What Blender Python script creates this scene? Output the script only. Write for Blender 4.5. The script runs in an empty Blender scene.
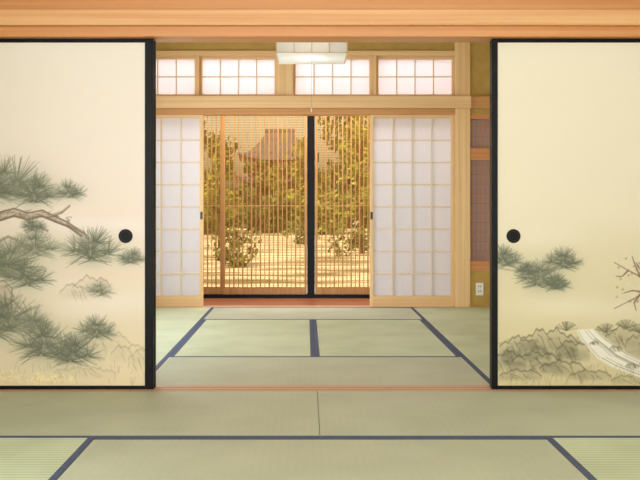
import bpy, math, random
import numpy as np
from mathutils import Vector
random.seed(7); rng=np.random.default_rng(7)
sc=bpy.context.scene
try:
    sc.view_settings.view_transform='Standard'; sc.view_settings.look='None'
except Exception: pass

def s2l(c):
    out=[]
    for v in c[:3]:
        v=v/255.0
        out.append(v/12.92 if v<=0.04045 else ((v+0.055)/1.055)**2.4)
    return tuple(out)+(1.0,)

# ---------------------------------------------------------------- materials
def newmat(name):
    m=bpy.data.materials.new(name); m.use_nodes=True
    nt=m.node_tree; b=nt.nodes['Principled BSDF']
    return m,nt,b
def noise_mix(nt,b,c1,c2,scale=(1,1,1),nscale=5,detail=4,lo=.35,hi=.65,bump=0.0):
    tc=nt.nodes.new('ShaderNodeTexCoord'); mp=nt.nodes.new('ShaderNodeMapping')
    mp.inputs['Scale'].default_value=scale
    n=nt.nodes.new('ShaderNodeTexNoise'); n.inputs['Scale'].default_value=nscale; n.inputs['Detail'].default_value=detail
    r=nt.nodes.new('ShaderNodeValToRGB')
    r.color_ramp.elements[0].position=lo; r.color_ramp.elements[0].color=c1
    r.color_ramp.elements[1].position=hi; r.color_ramp.elements[1].color=c2
    nt.links.new(tc.outputs['Object'],mp.inputs['Vector']); nt.links.new(mp.outputs[0],n.inputs['Vector'])
    nt.links.new(n.outputs['Fac'],r.inputs['Fac']); nt.links.new(r.outputs[0],b.inputs['Base Color'])
    if bump:
        bp=nt.nodes.new('ShaderNodeBump'); bp.inputs['Strength'].default_value=bump; bp.inputs['Distance'].default_value=.01
        nt.links.new(n.outputs['Fac'],bp.inputs['Height']); nt.links.new(bp.outputs[0],b.inputs['Normal'])
    return r
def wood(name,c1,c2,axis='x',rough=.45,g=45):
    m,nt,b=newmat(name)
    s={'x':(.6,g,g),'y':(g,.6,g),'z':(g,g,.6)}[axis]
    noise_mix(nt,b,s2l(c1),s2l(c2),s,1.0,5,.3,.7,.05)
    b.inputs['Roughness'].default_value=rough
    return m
def plain(name,c,rough=.6,c2=None,ns=8):
    m,nt,b=newmat(name)
    noise_mix(nt,b,s2l(c),s2l(c2 or tuple(min(255,v*1.05) for v in c)),(1,1,1),ns)
    b.inputs['Roughness'].default_value=rough
    return m

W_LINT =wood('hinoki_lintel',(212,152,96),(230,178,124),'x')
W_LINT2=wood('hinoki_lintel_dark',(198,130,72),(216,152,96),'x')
W_X =wood('hinoki_x',(224,180,124),(240,204,152),'x')
W_Z =wood('hinoki_z',(228,184,126),(244,210,156),'z')
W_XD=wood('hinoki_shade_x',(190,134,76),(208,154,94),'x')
W_KUM=wood('kumiko_strip',(226,204,168),(238,220,188),'z',.5)
W_RED=wood('sill_redwood',(196,154,122),(212,174,142),'x',.45)
W_ENG=wood('engawa_board',(146,84,52),(176,108,70),'x',.3)
W_SCR=wood('screen_frame_wood',(166,118,58),(188,142,80),'z')
W_DK =wood('dark_wood',(96,56,38),(130,82,56),'x')
W_GR =wood('sill_groove',(166,116,84),(180,130,96),'x')
LAC =plain('black_lacquer',(10,9,10),.4,(14,13,14)); LAC.node_tree.nodes['Principled BSDF'].inputs['Specular IOR Level'].default_value=.15
PULL=plain('pull_metal',(26,20,18),.5,(36,28,24)); PULL.node_tree.nodes['Principled BSDF'].inputs['Specular IOR Level'].default_value=.2
OCH =plain('ochre_plaster',(184,150,78),.9,(192,158,86),14)
PLA =plain('cream_plaster',(225,218,200),.9,(232,226,208),20)
CEIL=wood('ceiling_board',(205,182,152),(220,198,168),'y')
WHT =plain('white_plastic',(235,232,225),.4)
DKG =plain('outlet_slot',(60,55,50),.5)
CORD=plain('cord',(150,140,125),.7)

def paper(name,c,tr=.5):
    m=bpy.data.materials.new(name); m.use_nodes=True; nt=m.node_tree; nt.nodes.clear()
    o=nt.nodes.new('ShaderNodeOutputMaterial'); d=nt.nodes.new('ShaderNodeBsdfDiffuse'); t=nt.nodes.new('ShaderNodeBsdfTranslucent')
    n=nt.nodes.new('ShaderNodeTexNoise'); n.inputs['Scale'].default_value=60
    r=nt.nodes.new('ShaderNodeValToRGB'); r.color_ramp.elements[0].color=s2l(tuple(v*.975 for v in c)); r.color_ramp.elements[1].color=s2l(c)
    x=nt.nodes.new('ShaderNodeMixShader'); x.inputs[0].default_value=tr
    nt.links.new(n.outputs['Fac'],r.inputs[0])
    for s in (d,t): nt.links.new(r.outputs[0],s.inputs['Color'])
    nt.links.new(d.outputs[0],x.inputs[1]); nt.links.new(t.outputs[0],x.inputs[2]); nt.links.new(x.outputs[0],o.inputs[0])
    return m
PAPER=paper('shoji_paper',(247,246,250),.45)
LPAPER=paper('lamp_paper',(252,250,246),.4)
PURP=paper('grey_reed_screen',(206,184,190),.2)

def sheer(name,tint,body,solid):
    m=bpy.data.materials.new(name); m.use_nodes=True; nt=m.node_tree; nt.nodes.clear()
    o=nt.nodes.new('ShaderNodeOutputMaterial'); tp=nt.nodes.new('ShaderNodeBsdfTransparent'); tp.inputs[0].default_value=tint
    t=nt.nodes.new('ShaderNodeBsdfTranslucent'); d=nt.nodes.new('ShaderNodeBsdfDiffuse')
    t.inputs[0].default_value=body; d.inputs[0].default_value=body
    a=nt.nodes.new('ShaderNodeMixShader'); a.inputs[0].default_value=.5
    x=nt.nodes.new('ShaderNodeMixShader')
    tc=nt.nodes.new('ShaderNodeTexCoord'); w=nt.nodes.new('ShaderNodeTexWave'); w.bands_direction='Z'; w.inputs['Scale'].default_value=12
    mr=nt.nodes.new('ShaderNodeMapRange'); mr.inputs[3].default_value=max(0,solid-.1); mr.inputs[4].default_value=solid+.1
    nt.links.new(tc.outputs['Object'],w.inputs['Vector']); nt.links.new(w.outputs['Fac'],mr.inputs[0]); nt.links.new(mr.outputs[0],x.inputs[0])
    nt.links.new(t.outputs[0],a.inputs[1]); nt.links.new(d.outputs[0],a.inputs[2])
    nt.links.new(tp.outputs[0],x.inputs[1]); nt.links.new(a.outputs[0],x.inputs[2]); nt.links.new(x.outputs[0],o.inputs[0])
    return m
REED=sheer('reed_mesh',(.94,0.80,0.58,1),s2l((180,128,68)),.24)

def tatami(name,c1,c2,dirn,wamt):
    m,nt,b=newmat(name)
    tc=nt.nodes.new('ShaderNodeTexCoord')
    w=nt.nodes.new('ShaderNodeTexWave'); w.bands_direction=dirn; w.inputs['Scale'].default_value=10; w.inputs['Distortion'].default_value=.0
    n=nt.nodes.new('ShaderNodeTexNoise'); n.inputs['Scale'].default_value=3; n.inputs['Detail'].default_value=6
    ad=nt.nodes.new('ShaderNodeMath'); ad.operation='MULTIPLY_ADD'; ad.inputs[1].default_value=wamt
    r=nt.nodes.new('ShaderNodeValToRGB'); r.color_ramp.elements[0].position=.3; r.color_ramp.elements[1].position=.95
    r.color_ramp.elements[0].color=s2l(c1); r.color_ramp.elements[1].color=s2l(c2)
    nt.links.new(tc.outputs['Object'],w.inputs['Vector']); nt.links.new(tc.outputs['Object'],n.inputs['Vector'])
    nt.links.new(w.outputs['Fac'],ad.inputs[0]); nt.links.new(n.outputs['Fac'],ad.inputs[2])
    nt.links.new(ad.outputs[0],r.inputs[0]); nt.links.new(r.outputs[0],b.inputs['Base Color'])
    b.inputs['Roughness'].default_value=.5
    return m
T_X=tatami('tatami_rush_x',(178,182,156),(196,200,174),'X',.06)  # rush sheen by mat direction is put into the two base colours
T_Y=tatami('tatami_rush_y',(166,178,142),(206,214,180),'Y',.5)
HERI=plain('tatami_border_cloth',(66,76,102),.8,(80,90,116),80)

# ---------------------------------------------------------------- mesh builder
class B:
    def __init__(s): s.v=[];s.f=[];s.m=[];s.mats=[]
    def mi(s,m):
        if m not in s.mats: s.mats.append(m)
        return s.mats.index(m)
    def box(s,x0,x1,y0,y1,z0,z1,m):
        k=len(s.v); i=s.mi(m)
        s.v+=[(x0,y0,z0),(x1,y0,z0),(x1,y1,z0),(x0,y1,z0),(x0,y0,z1),(x1,y0,z1),(x1,y1,z1),(x0,y1,z1)]
        for f in ((0,3,2,1),(4,5,6,7),(0,1,5,4),(1,2,6,5),(2,3,7,6),(3,0,4,7)):
            s.f.append(tuple(k+a for a in f)); s.m.append(i)
        return s
    def cyl(s,c,r,h,axis,m,n=24,r2=None):
        k=len(s.v); i=s.mi(m); r2=r if r2 is None else r2
        for j,(rr,t) in enumerate(((r,0),(r2,h))):
            for a in range(n):
                u=rr*math.cos(2*math.pi*a/n); w=rr*math.sin(2*math.pi*a/n)
                if axis=='z': s.v.append((c[0]+u,c[1]+w,c[2]+t))
                elif axis=='y': s.v.append((c[0]+u,c[1]+t,c[2]+w))
                else: s.v.append((c[0]+t,c[1]+u,c[2]+w))
        for a in range(n):
            b2=(a+1)%n; s.f.append((k+a,k+b2,k+n+b2,k+n+a)); s.m.append(i)
        s.f.append(tuple(k+n-1-a for a in range(n))); s.m.append(i)
        s.f.append(tuple(k+n+a for a in range(n))); s.m.append(i)
        return s
    def quad(s,p,m):
        k=len(s.v); s.v+=list(p); s.f.append(tuple(range(k,k+len(p)))); s.m.append(s.mi(m)); return s
    def make(s,name,bevel=0,parent=None,smooth=False):
        me=bpy.data.meshes.new(name)
        v=np.array(s.v,float); c=(v.min(0)+v.max(0))/2; c[2]=v[:,2].min()
        me.from_pydata([tuple(q) for q in (v-c)],[],s.f)
        for m in s.mats: me.materials.append(m)
        me.polygons.foreach_set('material_index',s.m)
        if smooth: me.polygons.foreach_set('use_smooth',[True]*len(me.polygons))
        me.update()
        o=bpy.data.objects.new(name,me); sc.collection.objects.link(o); o.location=c
        if parent is not None: o.parent=parent; 
        if bevel:
            mod=o.modifiers.new('bevel','BEVEL'); mod.width=bevel; mod.segments=2; mod.limit_method='ANGLE'
        return o
def empty(name,loc=(0,0,0)):
    e=bpy.data.objects.new(name,None); sc.collection.objects.link(e); e.location=loc; return e

XL,XR=-1.77,1.88   # room width between walls
CH=2.6             # ceiling height
XM0,XM1,XMC=-0.855,0.97,0.057
YS0,YS1=4.54,4.70  # sill between rooms
YB=8.34            # back of second room

# ---------------------------------------------------------------- shell
B().box(-2.1,2.2,-2.1,YS1-.08,-.2,-.052,W_DK).box(-2.1,2.2,YS1-.08,9.45,-.2,-.052,W_DK).make('floor')
B().box(-2.1,2.2,-2.1,9.5,CH,CH+.1,CEIL).make('ceiling')
# left wall with window openings
def sidewall(name,x0,x1,wins):
    b=B(); ys=-2.0
    for (a,c,z0,z1) in wins:
        b.box(x0,x1,ys,a,-.052,CH,PLA); b.box(x0,x1,a,c,-.052,z0,PLA); b.box(x0,x1,a,c,z1,CH,PLA); ys=c
    b.box(x0,x1,ys,9.4,-.052,CH,PLA)
    return b.make(name)
sidewall('wall_left',XL-.1,XL,[(0.6,3.2,.35,1.8),(5.3,7.6,.35,1.8)])
sidewall('wall_right',XR,XR+.1,[])
B().box(XL,XR,-2.0,-1.9,-.052,CH,PLA).make('wall_front')
# shoji windows filling left openings
def side_window(name,a,c,z0,z1):
    b=B(); x0,x1=XL-.08,XL-.05
    b.box(x0,x1,a,a+.04,z0,z1,W_Z).box(x0,x1,c-.04,c,z0,z1,W_Z).box(x0,x1,a+.04,c-.04,z0,z0+.04,W_X).box(x0,x1,a+.04,c-.04,z1-.04,z1,W_X)
    for i in range(1,10): y=a+(c-a)*i/10; b.box(x0+.01,x1-.005,y-.005,y+.005,z0+.04,z1-.04,W_KUM)
    for i in range(1,6): z=z0+(z1-z0)*i/6; b.box(x0+.01,x1-.006,a+.04,c-.04,z-.005,z+.005,W_KUM)
    b.box(x0,x0+.004,a+.04,c-.04,z0+.04,z1-.04,PAPER)
    b.make(name)
side_window('window_1',0.6,3.2,.35,1.8); side_window('window_2',5.3,7.6,.35,1.8)

# partition lintel assembly between rooms
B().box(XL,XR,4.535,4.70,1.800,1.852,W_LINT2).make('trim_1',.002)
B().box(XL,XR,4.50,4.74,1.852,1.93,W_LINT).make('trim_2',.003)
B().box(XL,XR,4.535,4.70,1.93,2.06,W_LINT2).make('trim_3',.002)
B().box(XL,XR,4.56,4.68,2.06,CH,PLA).make('wall_partition')
B().box(XL,XR,YS0,YS1,-.052,0.0,W_RED).box(XL,XR,YS0+.04,YS0+.045,0,.0015,W_GR).box(XL,XR,YS0+.09,YS0+.095,0,.0015,W_GR).make('trim_4')

# ---------------------------------------------------------------- tatami
def mat(x0,x1,y0,y1,ax,b0=True,b1=True):
    g=.0012; x0+=g;x1-=g;y0+=g;y1-=g; h=.028
    b=B(); t=T_X if ax=='x' else T_Y
    if ax=='x':
        a=y0+(h if b0 else 0); c=y1-(h if b1 else 0)
        b.box(x0,x1,a,c,-.052,0,t)
        if b0:b.box(x0,x1,y0,a,-.052,.0012,HERI)
        if b1:b.box(x0,x1,c,y1,-.052,.0012,HERI)
    else:
        a=x0+(h if b0 else 0); c=x1-(h if b1 else 0)
        b.box(a,c,y0,y1,-.052,0,t)
        if b0:b.box(x0,a,y0,y1,-.052,.0012,HERI)
        if b1:b.box(c,x1,y0,y1,-.052,.0012,HERI)
    b.make('tatami_mat')
mat(XL,XMC,3.63,4.54,'x',True,False); mat(XMC,XR,3.63,4.54,'x',True,False)
mat(XM0,XM1,2.72,3.63,'x'); mat(XM0,XM1,1.81,2.72,'x')
mat(XL,XM0,1.81,3.63,'y'); mat(XM1,XR,1.81,3.63,'y')
for y in (0,-1.81):
    xs=[XL,XM0,XMC,XM1,XR]
    for i in range(4): mat(xs[i],xs[i+1],y,y+1.81,'y')
# second room
mat(XM0,XM1,4.70,5.61,'x',False,True); mat(XM0,XM1,7.43,YB,'x',True,True)
mat(XM0,XMC,5.61,7.43,'y'); mat(XMC,XM1,5.61,7.43,'y')
for a,c in ((4.70,6.52),(6.52,YB)):
    mat(XL,XM0,a,c,'y'); mat(XM1,XR,a,c,'y')

# ---------------------------------------------------------------- fusuma painting (numpy canvas -> colour attribute)
class Canvas:
    # unit u: 5.14 mm on the panel, R samples per unit
    R=2
    def __init__(s,u0,u1,v0,v1):
        s.u0,s.v0=u0,v0; s.w=int((u1-u0)*s.R)+1; s.h=int((v1-v0)*s.R)+1
        s.U,s.V=np.meshgrid(u0+np.arange(s.w)/s.R, v0+np.arange(s.h)/s.R)
        s.c=np.zeros((s.h,s.w,3))
    def win(s,a,b,c,d):
        i0=max(0,int((a-s.u0)*s.R)); i1=min(s.w,int((b-s.u0)*s.R)+2); j0=max(0,int((c-s.v0)*s.R)); j1=min(s.h,int((d-s.v0)*s.R)+2)
        if i1<=i0 or j1<=j0: return None
        return (slice(j0,j1),slice(i0,i1))
    def blend(s,w,a,col):
        a=np.clip(a,0,1)[...,None]; s.c[w]=s.c[w]*(1-a)+np.array(col)*a
    def blob(s,u,v,ru,rv,col,al,rot=0,p=1.0):
        k=2.2*max(ru,rv); w=s.win(u-k,u+k,v-k,v+k)
        if w is None:return
        du=s.U[w]-u; dv=s.V[w]-v; cr,sr=math.cos(rot),math.sin(rot)
        q=((du*cr+dv*sr)/ru)**2+((-du*sr+dv*cr)/rv)**2
        s.blend(w,al*np.exp(-q**p),col)
    def line(s,p,q,wd,col,al,w2=None):
        w2=wd if w2 is None else w2; k=max(wd,w2)+1
        w=s.win(min(p[0],q[0])-k,max(p[0],q[0])+k,min(p[1],q[1])-k,max(p[1],q[1])+k)
        if w is None:return
        dx,dy=q[0]-p[0],q[1]-p[1]; L=dx*dx+dy*dy+1e-9
        t=np.clip(((s.U[w]-p[0])*dx+(s.V[w]-p[1])*dy)/L,0,1)
        d=np.hypot(s.U[w]-p[0]-t*dx,s.V[w]-p[1]-t*dy)
        r=wd+(w2-wd)*t
        s.blend(w,al*np.clip((r-d)/.5+.5,0,1),col)
    def path(s,pts,wd,col,al,w2=None):
        n=len(pts)-1; w2=wd if w2 is None else w2
        for i in range(n):
            a=wd+(w2-wd)*i/n; b=wd+(w2-wd)*(i+1)/n
            s.line(pts[i],pts[i+1],a,col,al,b)
    def tuft(s,u,v,r,al=.5,n=60,col=(94,98,78),rot=-math.pi/2,half=2.0):
        # radial spray of pine needles
        s.blob(u,v-r*.1,r*.55,r*.4,(156,156,130),al*.6)
        for i in range(n):
            a=rot+half*(2*random.random()-1); L=r*(.6+.42*random.random())
            e=(u+L*math.cos(a),v+L*.9*math.sin(a))
            st=(u+.12*L*math.cos(a),v+.10*L*math.sin(a))
            k=random.randint(-16,14); c=[x+k for x in col]
            s.line(st,e,.44,c,al*(.5+.6*random.random()),.2)
        s.blob(u,v,r*.14,r*.10,(92,88,66),al*.8)
    def pine(s,u,v,r,al=.6):
        s.blob(u,v,r*1.05,r*.65,(180,178,150),al*.6)
        s.tuft(u-r*.5,v+r*.05,r*.66,al*.85,50); s.tuft(u+r*.50,v+r*.12,r*.64,al*.85,50)
        s.tuft(u+random.uniform(-.1,.1)*r,v+r*.05,r*.95,al,90,half=2.3)
        s.tuft(u+random.uniform(-.15,.15)*r,v+r*.3,r*.66,al*.9,50)
        s.tuft(u+random.uniform(-.3,.3)*r,v-r*.25,r*.6,al*.9,50)
def fbm(U,V,seed,sc0=60,oct=4):
    g=np.random.default_rng(seed); out=np.zeros_like(U); amp=1
    for o in range(oct):
        for k in range(5):
            a=g.uniform(0,6.28); f=2*math.pi/(sc0/(2**o))*g.uniform(.6,1.3)
            out+=amp*np.sin((U*math.cos(a)*.5+V*math.sin(a))*f+g.uniform(0,6.28))/5
        amp*=.55
    return out
def base(cv,top,mid,bot,seed):
    t=(cv.V-cv.v0)/(cv.V.max()-cv.v0)
    t=np.clip(t+.05*fbm(cv.U,cv.V,seed,160,3),0,1)
    ks=np.array([0,.5,.68,1.0]); cols=np.array([top,mid,[(a*.5+b*.5) for a,b in zip(mid,bot)],bot])
    for k in range(3): cv.c[...,k]=np.interp(t,ks,cols[:,k])
def rock(cv,u,v,ru,rv,al,col=(140,134,108)):
    # soft ink-wash boulder: domed outline, shaded lower side, a few cleft strokes
    W_=cv.win(u-1.3*ru,u+1.3*ru,v-1.4*rv,v+1.3*rv)
    if W_ is None:return
    U,V=cv.U[W_],cv.V[W_]; ph=u*.37
    topl=v-rv*np.sqrt(np.clip(1-((U-u)/ru)**2,0,1))*(.85+.12*np.sin(U*.35+ph)+.07*np.sin(U*.9+ph*2))
    botl=v+rv*.55
    ins=np.clip((V-topl)/1.5,0,1)*np.clip((botl-V)/(rv*.5),0,1)*(np.abs(U-u)<ru)
    d=np.clip((V-topl)/(rv*1.3),0,1)
    tex=.5+.5*fbm(U,V,int(u*7)%97+1,16,3)
    cv.blend(W_,ins*al*(.25+.55*d)*(.45+.75*np.clip(tex,0,1)),col)
    cv.blend(W_,al*.8*np.exp(-((V-topl-.8)/1.0)**2)*(np.abs(U-u)<ru*.97),(96,88,66))
    for k in range(3):
        a=u+random.uniform(-.6,.4)*ru; b=v-rv*random.uniform(.2,.6); pts=[(a,b)]
        for j in range(4):
            a+=ru*random.uniform(.02,.14); b+=rv*random.uniform(.1,.28); pts.append((a,b))
        cv.path(pts,.7,(98,90,68),al*.5,.3)

def paint_left():
    cv=Canvas(-24,154,40,388)
    base(cv,(236,226,212),(237,220,206),(229,211,172),3)
    for u,v,a in ((110,225,.5),(60,225,.4),(30,280,.45),(120,300,.4),(80,310,.3)): cv.blob(u,v,50,12,(246,234,226),a)
    for u,v,a in ((90,275,.35),(110,215,.25)): cv.blob(u,v,45,5,(236,206,188),a)
    for u,v,ru,rv,a in ((92,290,20,16,.42),(74,294,15,12,.34),(112,346,20,16,.3),(130,356,20,14,.28),(142,362,14,16,.26),(84,374,34,9,.2)): rock(cv,u,v,ru,rv,a,(176,162,132))
    br=(150,124,104)
    main=[(-20,214),(0,216),(14,212),(28,216),(42,213),(56,219),(68,224),(82,234)]
    cv.path(main,5.4,(196,174,152),.9,2.0)
    cv.path([(u,v-4.4+i*.4) for i,(u,v) in enumerate(main)],.7,(96,74,60),.75)
    cv.path([(u,v+4.6-i*.4) for i,(u,v) in enumerate(main)],1.1,(96,74,60),.75)
    for i in range(90):
        u=random.uniform(-15,70); v=214+random.uniform(-4,4)+max(0,(u-50)*.3); cv.line((u,v),(u+random.uniform(1,4),v+random.uniform(-1,1)),.5,(118,94,78),.5)
    for pts in ([(20,214),(34,226),(48,230)],[(50,216),(62,212),(70,205)],[(-20,250),(-5,243),(8,236),(18,240)],[(-20,300),(0,296),(14,300),(24,312)],[(24,312),(44,330),(56,338)],[(68,224),(84,232),(92,244)],[(-10,290),(6,285),(14,296)]):
        cv.path(pts,1.8,br,.65,.7); cv.path([(a,b+1.2) for a,b in pts],.45,(94,74,62),.6)
    cv.blob(2,292,10,13,(196,172,146),.8); cv.path([(-8,282),(4,280),(12,288),(12,300),(4,306)],.7,(110,88,72),.6)
    for u,v,r,a in ((70,192,18,.34),(36,246,28,.4),(132,258,15,.36),(96,330,22,.42),(100,290,16,.16),(34,226,14,.25)): cv.pine(u,v,r,a)
    for u,v,r,a in ((14,182,35,.5),(36,194,27,.48),(-10,190,32,.5),(92,250,32,.55),(6,262,36,.52),(26,276,28,.48),(-10,262,32,.45),(14,316,36,.52),(36,326,20,.3),(-8,325,34,.5),(46,344,34,.56),(74,352,28,.52)): cv.pine(u,v,r,a)
    for i in range(60):
        u=random.uniform(-20,150); v=random.uniform(366,384); cv.line((u,v),(u+random.uniform(-3,3),v-random.uniform(3,8)),.4,(150,140,96),.3)
    for i in range(110):
        u=random.uniform(0,75); v=random.gauss(377,3); cv.blob(u,v,1,.9,(246,228,160),.85)
    return cv
def paint_right():
    cv=Canvas(491,669,40,388)
    base(cv,(236,226,204),(230,218,192),(210,196,150),11)
    for u,v,a in ((560,305,.4),(620,310,.35),(520,235,.3)): cv.blob(u,v,50,12,(240,230,208),a)
    G=(122,116,90)
    for u,v,ru,rv,a in ((650,350,26,24,.75),(624,340,20,16,.7),(602,334,14,8,.4),(548,346,30,20,.85),(518,350,20,16,.8),(572,354,18,16,.8),(508,364,18,16,.8),(536,364,26,15,.85),(562,370,24,12,.8),(590,376,22,8,.65),(520,376,22,9,.7),(640,380,30,8,.5)): rock(cv,u,v,ru,rv,a,G)
    for i in range(120):
        u=random.uniform(500,580); v=random.gauss(354,8); cv.blob(u,v,random.uniform(1.5,4),random.uniform(1,2.5),(88,88,62),.25)
    # stream running down to the right between banks
    Lb=[(577,330),(581,338),(588,346),(598,357),(612,365),(630,372),(664,384)]
    Rb=[(594,329),(604,338),(616,346),(628,354),(644,361),(669,368),(690,374)]
    for k in range(34):
        t=k/33; e=.45+.4*math.sin(math.pi*t); pts=[(a[0]*(1-t)+c[0]*t,a[1]*(1-t)+c[1]*t) for a,c in zip(Lb,Rb)]
        cv.path(pts,1.0,(236,230,212),e,1.4)
    for k in range(14):
        t=random.random(); pts=[(a[0]*(1-t)+c[0]*t,a[1]*(1-t)+c[1]*t) for a,c in zip(Lb,Rb)]
        i0=random.randint(0,3); cv.path(pts[i0:i0+4],.4,(150,146,126),.5,.4)
    for u,v,ru,rv in ((616,349,7,5),(594,343,5,3),(632,366,7,4),(652,374,9,4)): rock(cv,u,v,ru,rv,.6,(150,142,118))
    for pts in ([(495,262),(520,262),(545,270),(560,266)],[(500,268),(522,272),(536,278)]):
        cv.path(pts,1.0,(140,116,86),.5,.4)
    for u,v,r,a in ((504,259,20,.45),(540,277,25,.55),(556,284,15,.42),(562,261,21,.42),(527,270,13,.36)): cv.pine(u,v,r,a)
    tw=(116,90,68)
    for pts in ([(669,272),(640,276),(628,270),(614,262)],[(640,276),(634,262),(632,256)],[(669,290),(645,292),(630,300),(614,308)],[(645,292),(632,290),(622,293)],[(652,284),(638,266),(636,262)],[(640,294),(634,302),(636,310)],[(628,270),(622,276),(616,276)]):
        cv.path(pts,1.0,tw,.75,.4)
    for i in range(46):
        u=random.uniform(614,650); v=random.uniform(258,308); cv.blob(u,v,1.1,1.1,(140,108,88) if i%2 else (236,212,198),.6)
    for i in range(90):
        u=random.uniform(498,660); v=random.uniform(366,386); cv.line((u,v),(u+random.uniform(-4,4),v-random.uniform(3,9)),.4,(128,118,72),.3)
    for u0,v0 in ((566,330),(606,332),(626,328),(640,332),(654,328)):
        for i in range(30):
            a=random.uniform(-2.8,-.3); cv.line((u0,v0),(u0+12*math.cos(a),v0+9*math.sin(a)),.4,(112,108,80),.4)
    return cv

PA,nt,bs=newmat('painted_fusuma_paper')
va=nt.nodes.new('ShaderNodeVertexColor'); va.layer_name='paint'
nz=nt.nodes.new('ShaderNodeTexNoise'); nz.inputs['Scale'].default_value=250
mx=nt.nodes.new('ShaderNodeMix'); mx.data_type='RGBA'; mx.blend_type='MULTIPLY'; mx.inputs[0].default_value=.05
nt.links.new(va.outputs[0],mx.inputs[6]); nt.links.new(nz.outputs['Fac'],mx.inputs[7]); nt.links.new(mx.outputs[2],bs.inputs['Base Color'])
bs.inputs['Roughness'].default_value=.6

def paintmesh(cv,name,x0,x1,z0,z1,y,parent):
    h,w=cv.h,cv.w
    X=np.linspace(x0,x1,w); Z=np.linspace(z1,z0,h); XX,ZZ=np.meshgrid(X,Z)
    co=np.stack([XX,np.full_like(XX,y),ZZ],-1).reshape(-1,3)
    idx=np.arange(h*w).reshape(h,w)
    q=np.stack([idx[1:,:-1],idx[1:,1:],idx[:-1,1:],idx[:-1,:-1]],-1).reshape(-1)
    n=(h-1)*(w-1); me=bpy.data.meshes.new(name)
    me.vertices.add(h*w); me.vertices.foreach_set('co',co.ravel())
    me.loops.add(n*4); me.loops.foreach_set('vertex_index',q.astype(np.int32))
    me.polygons.add(n); me.polygons.foreach_set('loop_start',np.arange(0,n*4,4,dtype=np.int32)); me.polygons.foreach_set('loop_total',np.full(n,4,dtype=np.int32))
    me.update(calc_edges=True)
    at=me.color_attributes.new('paint','FLOAT_COLOR','POINT')
    c=np.clip(cv.c,0,255)/255.; c=np.where(c<=.04045,c/12.92,((c+.055)/1.055)**2.4)
    at.data.foreach_set('color',np.concatenate([c.reshape(-1,3),np.ones((h*w,1))],1).astype(np.float32).ravel())
    me.materials.append(PA)
    o=bpy.data.objects.new(name,me); sc.collection.objects.link(o); o.parent=parent
    return o
PANBACK=plain('fusuma_backing',(232,220,198),.7)
def fusuma(x0,x1,y0,cv,pullx,st=.032):
    z0,z1=.002,1.797; t=.024; rl=.018
    root=empty('fusuma_door')
    b=B()
    b.box(x0,x0+st,y0,y0+t,z0,z1,LAC).box(x1-st,x1,y0,y0+t,z0,z1,LAC).box(x0+st,x1-st,y0,y0+t,z0,z0+rl,LAC).box(x0+st,x1-st,y0,y0+t,z1-rl,z1,LAC)
    b.make('frame',.002,root)
    B().box(x0+st,x1-st,y0+.006,y0+t-.004,z0+rl,z1-rl,PANBACK).make('panel_core',0,root)
    if cv is not None: paintmesh(cv,'painting',x0+.001,x1-.001,z0,z1,y0+.0055,root)
    if pullx is not None:
        zc=.936-(236-207)/895*4.6
        p=B(); p.cyl((pullx,y0+.002,zc),.036,.004,'y',LAC,40); p.cyl((pullx,y0,zc),.034,.002,'y',PULL,40,.036)
        p.cyl((pullx,y0-.001,zc),.022,.001,'y',LAC,32)
        p.make('finger_pull',0,root)
fusuma(-1.693,-.781,4.585,paint_left(),-.925,.045)
fusuma(.951,1.863,4.585,paint_right(),1.064,.032)
fusuma(XL+.002,-.780,4.632,None,None)
fusuma(.955,XR-.002,4.632,None,None)

# ---------------------------------------------------------------- back wall of second room
B().box(XL,XR,YB,8.50,-.052,0.0,W_RED).box(XL,XR,YB+.055,YB+.06,0,.0015,W_GR).make('trim_5')
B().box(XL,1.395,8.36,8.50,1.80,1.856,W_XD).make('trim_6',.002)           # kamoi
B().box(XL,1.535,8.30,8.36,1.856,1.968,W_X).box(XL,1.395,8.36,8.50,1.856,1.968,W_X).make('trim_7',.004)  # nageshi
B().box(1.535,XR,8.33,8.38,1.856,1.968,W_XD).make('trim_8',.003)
B().box(1.395,1.535,8.36,8.50,-.0,CH,W_Z).make('pillar',.004)
B().box(XL,1.395,8.38,8.50,2.353,2.40,W_X).make('trim_9',.002)
B().box(XL,1.395,8.40,8.48,2.40,CH,OCH).make('wall_back')
B().box(-.272,-.122,8.37,8.49,1.968,2.353,W_Z).make('trim_10',.003)
for a,c in ((-1.023,-1.0),(.62,.657)): B().box(a,c,8.375,8.48,1.968,2.353,W_Z).make('trim_11')
# side wall section with lattice window
w=B().box(1.535,XR,8.38,8.46,1.80,CH,OCH).box(1.535,XR,8.38,8.46,0,.34,OCH); w.make('wall_back_right')
w=B(); w.box(1.535,XR,8.375,8.47,.34,.43,W_LINT2).box(1.535,XR,8.375,8.47,1.375,1.485,W_LINT2).box(1.535,XR,8.375,8.47,1.76,1.80,W_LINT2)
w.box(1.535,XR,8.43,8.436,.43,1.375,PURP).box(1.535,XR,8.43,8.436,1.485,1.76,PURP)
x=1.56
while x<XR-.01:
    w.box(x,x+.007,8.41,8.422,.43,1.375,W_XD).box(x,x+.007,8.41,8.422,1.485,1.76,W_XD); x+=.04
for z in [.43+.09*i for i in range(1,15)]:
    if z<1.37 or 1.49<z<1.75: w.box(1.535,XR,8.422,8.428,z-.003,z+.003,W_XD)
w.make('window_3')
w=B().box(1.59,1.66,8.372,8.38,.11,.225,WHT)
for z in (.14,.185): w.box(1.612,1.618,8.371,8.372,z,z+.016,DKG).box(1.632,1.638,8.371,8.372,z,z+.016,DKG)
w.make('wall_outlet')

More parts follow.
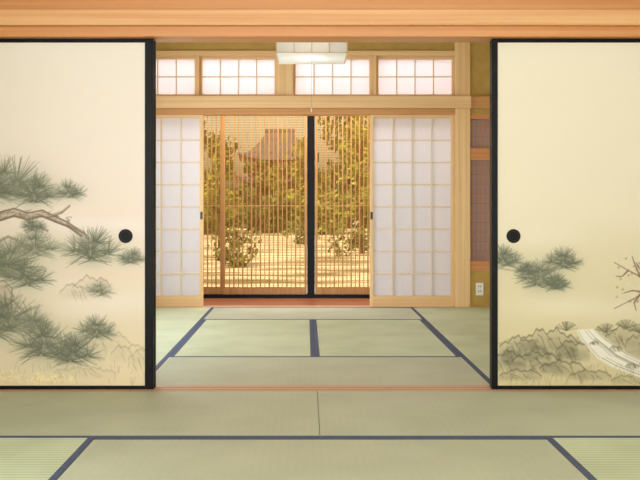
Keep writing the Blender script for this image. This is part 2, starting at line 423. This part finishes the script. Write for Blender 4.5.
def grid_panel(name,x0,x1,y0,z0,z1,st,bot,top,nc,nr,pull=None):
    b=B(); t=.028; y1=y0+t
    b.box(x0,x0+st,y0,y1,z0,z1,W_Z).box(x1-st,x1,y0,y1,z0,z1,W_Z)
    b.box(x0+st,x1-st,y0,y1,z0,z0+bot,W_X).box(x0+st,x1-st,y0,y1,z1-top,z1,W_X)
    a,c,d,e=x0+st,x1-st,z0+bot,z1-top
    for i in range(1,nc): q=a+(c-a)*i/nc; b.box(q-.0055,q+.0055,y0+.006,y1-.006,d,e,W_KUM)
    for i in range(1,nr): q=d+(e-d)*i/nr; b.box(a,c,y0+.007,y1-.007,q-.0055,q+.0055,W_KUM)
    b.box(a,c,y1-.005,y1-.003,d,e,PAPER)
    if pull is not None: b.box(pull-.011,pull+.011,y0-.0015,y0,.82,.89,DKG)
    return b.make(name)
Y1=8.39
grid_panel('shoji_door',-1.755,-.964,Y1,.002,1.80,.032,.10,.03,4,8,-.98)
grid_panel('shoji_door',.599,1.393,Y1,.002,1.80,.032,.10,.03,4,8,.615)
for a,c in ((XL,-1.023),(-1.0,-.272),(-.122,.62),(.657,1.395)):
    grid_panel('transom_window',a+.001,c-.001,8.41,1.969,2.352,.022,.025,.025,4,2)

# ---------------------------------------------------------------- veranda (engawa)
b=B()
for i in range(9):
    y=8.50+i*.092; b.box(XL,XR,y+.001,y+.09,-.05,-.012,W_ENG)
b.make('veranda_floor')
YG=9.33
B().box(XL,XR,YG-.03,YG+.10,-.052,.025,LAC).make('trim_12')
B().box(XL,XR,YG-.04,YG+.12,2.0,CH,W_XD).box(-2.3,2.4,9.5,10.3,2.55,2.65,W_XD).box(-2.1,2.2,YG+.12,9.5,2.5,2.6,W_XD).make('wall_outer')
def screen(x0,x1,y,pitch,wd,mats=W_SCR):
    b=B(); z0,z1=.026,1.998; st=.026
    b.box(x0,x0+st,y,y+.03,z0,z1,mats).box(x1-st,x1,y,y+.03,z0,z1,mats)
    b.box(x0+st,x1-st,y,y+.03,z0,z0+.075,mats).box(x0+st,x1-st,y,y+.03,z1-.05,z1,mats)
    n=max(1,int(round((x1-x0-2*st)/pitch)))
    for i in range(1,n):
        q=x0+st+(x1-x0-2*st)*i/n; ww=wd*(1.35 if i%2==0 else .8); b.box(q-ww/2,q+ww/2,y+.006,y+.014,z0+.075,z1-.05,mats)
    for z in (.95,): b.box(x0+st,x1-st,y+.008,y+.018,z-.005,z+.005,mats)
    b.box(x0+st,x1-st,y+.022,y+.024,z0+.075,z1-.05,REED)
    b.make('reed_screen_door')
screen(-1.765,-.872,YG+.035,.045,.010)
screen(-.87,.01,YG,.045,.010)
screen(.094,.98,YG,.045,.010)
screen(.985,XR-.01,YG+.035,.045,.010)
B().box(.012,.092,YG,YG+.06,.026,2.0,LAC).make('door_post')

# ---------------------------------------------------------------- pendant lamp
root=empty('pendant_lamp')
cx,cy,hw=.04,6.44,.245; z0=2.003; z1=2.16
b=B(); fw=.008
for sx in (-1,1):
    for sy in (-1,1):
        X0=cx+sx*hw; Yc=cy+sy*hw; b.box(X0-fw/2,X0+fw/2,Yc-fw/2,Yc+fw/2,z0,z1,W_KUM)
for z in (z0,(z0+z1)/2,z1-fw):
    for s_ in (-1,1):
        b.box(cx-hw,cx+hw,cy+s_*hw-fw/2,cy+s_*hw+fw/2,z,z+fw*.7,W_KUM); b.box(cx+s_*hw-fw/2,cx+s_*hw+fw/2,cy-hw,cy+hw,z,z+fw*.7,W_KUM)
for k in (-.5,0,.5):
    for s_ in (-1,1): b.box(cx+k*hw-.003,cx+k*hw+.003,cy+s_*hw-fw/2,cy+s_*hw+fw/2,z0,z1,W_KUM)
b.make('frame',0,root)
b=B(); e=.002
b.box(cx-hw+e,cx+hw-e,cy-hw+e,cy-hw+2*e,z0+e,z1-e,LPAPER).box(cx-hw+e,cx+hw-e,cy+hw-2*e,cy+hw-e,z0+e,z1-e,LPAPER)
b.box(cx-hw+e,cx-hw+2*e,cy-hw+e,cy+hw-e,z0+e,z1-e,LPAPER).box(cx+hw-2*e,cx+hw-e,cy-hw+e,cy+hw-e,z0+e,z1-e,LPAPER)
b.box(cx-hw+.005,cx+hw-.005,cy-hw+.005,cy+hw-.005,z0+.001,z0+.004,LPAPER)
b.make('shade',0,root)
b=B(); b.cyl((cx,cy,z1-.01),.05,.03,'z',WHT); b.cyl((cx,cy,z1),.006,CH-z1-.03,'z',WHT,10); b.cyl((cx,cy,CH-.03),.05,.03,'z',WHT)
b.box(cx-hw,cx+hw,cy-.006,cy+.006,z1-.008,z1,W_KUM); b.make('stem',0,root)
b=B(); b.cyl((cx,cy,1.65),.001,z0-1.65,'z',CORD,8); b.cyl((cx,cy,1.62),.005,.03,'z',WHT,10,.003); b.make('pull_cord',0,root)

# ---------------------------------------------------------------- garden
GZ=-.4
m,nt,bb=newmat('garden_ground'); r=noise_mix(nt,bb,s2l((126,124,92)),s2l((232,228,210)),(.5,1.6,1),.9,8,.40,.54); bb.inputs['Roughness'].default_value=.95
N=60
vs=[];fs=[]
for j in range(N+1):
    y=9.6+130*(j/N)**1.6
    for i in range(N+1):
        xx=-60+120*i/N; z=GZ+.004*max(0,y-14)+.05*math.sin(xx*.4+y*.3)
        vs.append((xx,y,z))
for j in range(N):
    for i in range(N):
        k=j*(N+1)+i; fs.append((k,k+1,k+N+2,k+N+1))
me=bpy.data.meshes.new('garden_ground'); me.from_pydata(vs,[],fs); me.materials.append(m)
o=bpy.data.objects.new('garden_ground',me); sc.collection.objects.link(o)

def leafmat(name,c1,c2):
    m,nt,b=newmat(name); noise_mix(nt,b,s2l(c1),s2l(c2),(1,1,1),2.5,3,.35,.65); b.inputs['Roughness'].default_value=.8
    return m
L1=leafmat('pine_foliage',(66,86,42),(112,130,68)); L2=leafmat('maple_foliage',(100,118,52),(156,168,88)); BK=plain('bark',(60,48,36),.9,(86,70,54))
TB=B()
def tree(name,x,y,h,r,mat_,n=2600,seed=0,ls=.16,trunk=True,low=.35):
    g=random.Random(seed); b=TB; z0=GZ+.004*max(0,y-14)-.05
    if trunk:
        b.cyl((x,y,z0),r*.09,h*.8,'z',BK,10,r*.03)
        for k in range(7):
            a=g.uniform(0,6.28); zb=z0+h*g.uniform(low,.75); L=r*g.uniform(.5,.85)
            p=(x,y,zb); q=(x+L*math.cos(a),y+L*math.sin(a),zb+L*.4); w_=.03*r
            b.quad([(p[0]-w_,p[1],p[2]),(p[0]+w_,p[1],p[2]),(q[0]+w_*.4,q[1],q[2]),(q[0]-w_*.4,q[1],q[2])],BK)
            b.quad([(p[0],p[1],p[2]-w_),(p[0],p[1],p[2]+w_),(q[0],q[1],q[2]+w_*.4),(q[0],q[1],q[2]-w_*.4)],BK)
    cl=[]
    for k in range(22):
        a=g.uniform(0,6.28); t=g.uniform(low,1); rr=r*math.sin(math.pi*min(1,(1-t)*.75+.2))*g.uniform(.1,.9)
        cl.append((x+rr*math.cos(a),y+rr*math.sin(a),z0+h*t,r*g.uniform(.2,.38)))
    for k in range(n):
        c=cl[k%len(cl)]
        d=Vector((g.gauss(0,1),g.gauss(0,1),g.gauss(0,.6))).normalized()*c[3]*g.uniform(.5,1)
        p=Vector(c[:3])+d
        if p.z<z0: p.z=z0+.05
        u=Vector((g.gauss(0,1),g.gauss(0,1),g.gauss(0,1))).normalized(); v=u.orthogonal().normalized(); s_=ls*g.uniform(.6,1.3)
        b.quad([tuple(p+u*s_),tuple(p+v*s_*.6),tuple(p-u*s_),tuple(p-v*s_*.6)],mat_)
tree('garden_pine',-5.6,38,6.5,2.0,L1,1800,1,.12)
tree('garden_pine',-5.4,52,5.4,1.9,L1,1500,2,.13)
tree('garden_maple',2.9,34,5.6,2.0,L2,1900,3,.11)
tree('garden_maple',2.4,50,6.4,2.2,L1,1900,4,.14)
tree('garden_maple',-.2,47,4.6,1.5,L2,1500,9,.12,low=.2)
tree('garden_pine',-2.6,48,3.7,1.3,L1,1300,10,.12,low=.15)
tree('garden_maple',-1.2,44,3.1,1.3,L2,1200,11,.11,low=.1)
tree('garden_maple',1.5,24,3.9,.9,L2,900,5,.08)
tree('garden_pine',6.0,48,8,3,L1,2600,6)
tree('garden_maple',-2.6,27,2.9,.7,L2,600,8,.08)
for i,(x_,y_,h_,r_) in enumerate(((-4.5,42,1.8,2.0),(-1.6,43,1.7,1.8),(.6,41,2.0,1.8),(3.2,42,2.2,2.0),(5,38,2.2,1.8),(-4.6,50,2.6,2.2),(-1.2,51,2.2,2.0),(2.5,54,3.2,2.6),(-7,46,3,2.6),(8,46,3,2.6))):
    tree('garden_shrub',x_,y_,h_,r_,L1 if i%2 else L2,1300,20+i,.14,False,.05)
for i,(x_,y_) in enumerate(((-1.6,20),(1.2,23),(-.2,30))):
    tree('garden_shrub',x_,y_,.8,.7,L1,500,50+i,.06,False,.05)
TB.make('garden_trees')
# temple hall
TILE=plain('roof_tile',(80,82,92),.8,(102,104,114),3)
TW=plain('temple_timber',(112,84,62),.8,(134,104,78),3)
root=empty('temple_hall'); tx,ty=-1.75,60; zb=GZ+.15
b=B(); b.box(tx-1.9,tx+1.9,ty-1.9,ty+1.9,zb-.3,zb+.5,PLA)
for sx in (-1,-.33,.33,1): 
    b.box(tx+sx*1.55-.1,tx+sx*1.55+.1,ty-1.65,ty-1.45,zb+.5,zb+4.8,W_DK)
b.box(tx-1.5,tx+1.5,ty-1.45,ty+1.5,zb+.5,zb+4.6,TW); b.box(tx-1.45,tx+1.45,ty-1.47,ty-1.45,zb+3.6,zb+4.2,PLA)
b.box(tx-1.75,tx+1.75,ty-1.75,ty+1.75,zb+4.2,zb+4.4,W_DK)
b.make('hall_body',0,root)
def curved_roof(zc,half,top,hgt,name):
    b=B(); n=12; M=12; ring=[]
    for i in range(n+1):
        t=i/n; hx=half*(1-t)+top*t; hy=half*(1-t)+.06*t; z=zc+hgt*(t**1.5)
        row=[]
        for s_ in range(4):
            for j in range(M):
                q=j/M*2-1
                lift=.45*(1-t)**2*abs(q)**3
                px,py=[(q*hx,-hy),(hx,q*hy),(-q*hx,hy),(-hx,-q*hy)][s_]
                row.append((tx+px,ty+py,z+lift))
        ring.append(row)
    for i in range(n):
        L=len(ring[0])
        for j in range(L):
            k=(j+1)%L; b.quad([ring[i][j],ring[i][k],ring[i+1][k],ring[i+1][j]],TILE)
    b.quad(ring[0],W_DK)
    b.box(tx-top-.1,tx+top+.1,ty-.12,ty+.12,zc+hgt-.05,zc+hgt+.22,TILE)
    b.make(name,0,root)
curved_roof(zb+4.2,2.6,.9,2.0,'upper_roof'); curved_roof(zb+2.8,2.8,1.6,.8,'lower_roof')

# ---------------------------------------------------------------- light
w=bpy.data.worlds.new('World'); sc.world=w; w.use_nodes=True; nt=w.node_tree
bg=nt.nodes['Background']; sky=nt.nodes.new('ShaderNodeTexSky')
try:
    sky.sky_type='NISHITA'; sky.sun_disc=False; sky.sun_elevation=math.radians(50); sky.sun_rotation=math.radians(200); sky.dust_density=4
except Exception: pass
nt.links.new(sky.outputs[0],bg.inputs[0]); bg.inputs[1].default_value=.42
def light(kind,name,loc,rot,energy,size=None,sy=None,col=(1,1,1)):
    l=bpy.data.lights.new(name,kind); l.energy=energy; l.color=col
    if kind=='AREA': l.shape='RECTANGLE'; l.size=size; l.size_y=sy
    if kind=='POINT': l.shadow_soft_size=size
    if kind=='SUN': l.angle=math.radians(1)
    o=bpy.data.objects.new(name,l); sc.collection.objects.link(o); o.location=loc; o.rotation_euler=rot; return o
R=math.radians
light('SUN','sun',(0,0,20),(R(42),0,R(-35)),5.5,col=(1,.97,.92))
light('AREA','front_fill_light',(0.05,-1.87,1.3),(R(90),0,0),170,3.2,1.8,(.85,.915,1))  # area light added ahead of the solid front wall; no window there
light('AREA','left_window_light',(XL+.03,1.9,1.1),(0,R(-90),0),34,1.4,2.5,(.85,.915,1))
light('AREA','left_window_light_2',(XL+.03,6.45,1.1),(0,R(-90),0),54,1.4,2.2,(.85,.915,1))
light('AREA','shoji_back_fill',(0,8.9,2.55),(0,0,0),66,3.4,.5,(.94,.96,1))  # area light added above the veranda to brighten the shoji paper from behind
light('POINT','shade_fill_light',(cx,cy,2.09),(0,0,0),2.5,.04,None,(1,.97,.92))  # point light added inside the unlit pendant to whiten its paper

# ---------------------------------------------------------------- camera
cd=bpy.data.cameras.new('camera'); cam=bpy.data.objects.new('camera',cd); sc.collection.objects.link(cam)
cam.location=(0,0,.936); cam.rotation_euler=(R(90),0,0)
cd.sensor_width=36; cd.lens=895/640*36; cd.shift_x=14/640; cd.shift_y=-33/640; cd.clip_end=500
sc.camera=cam
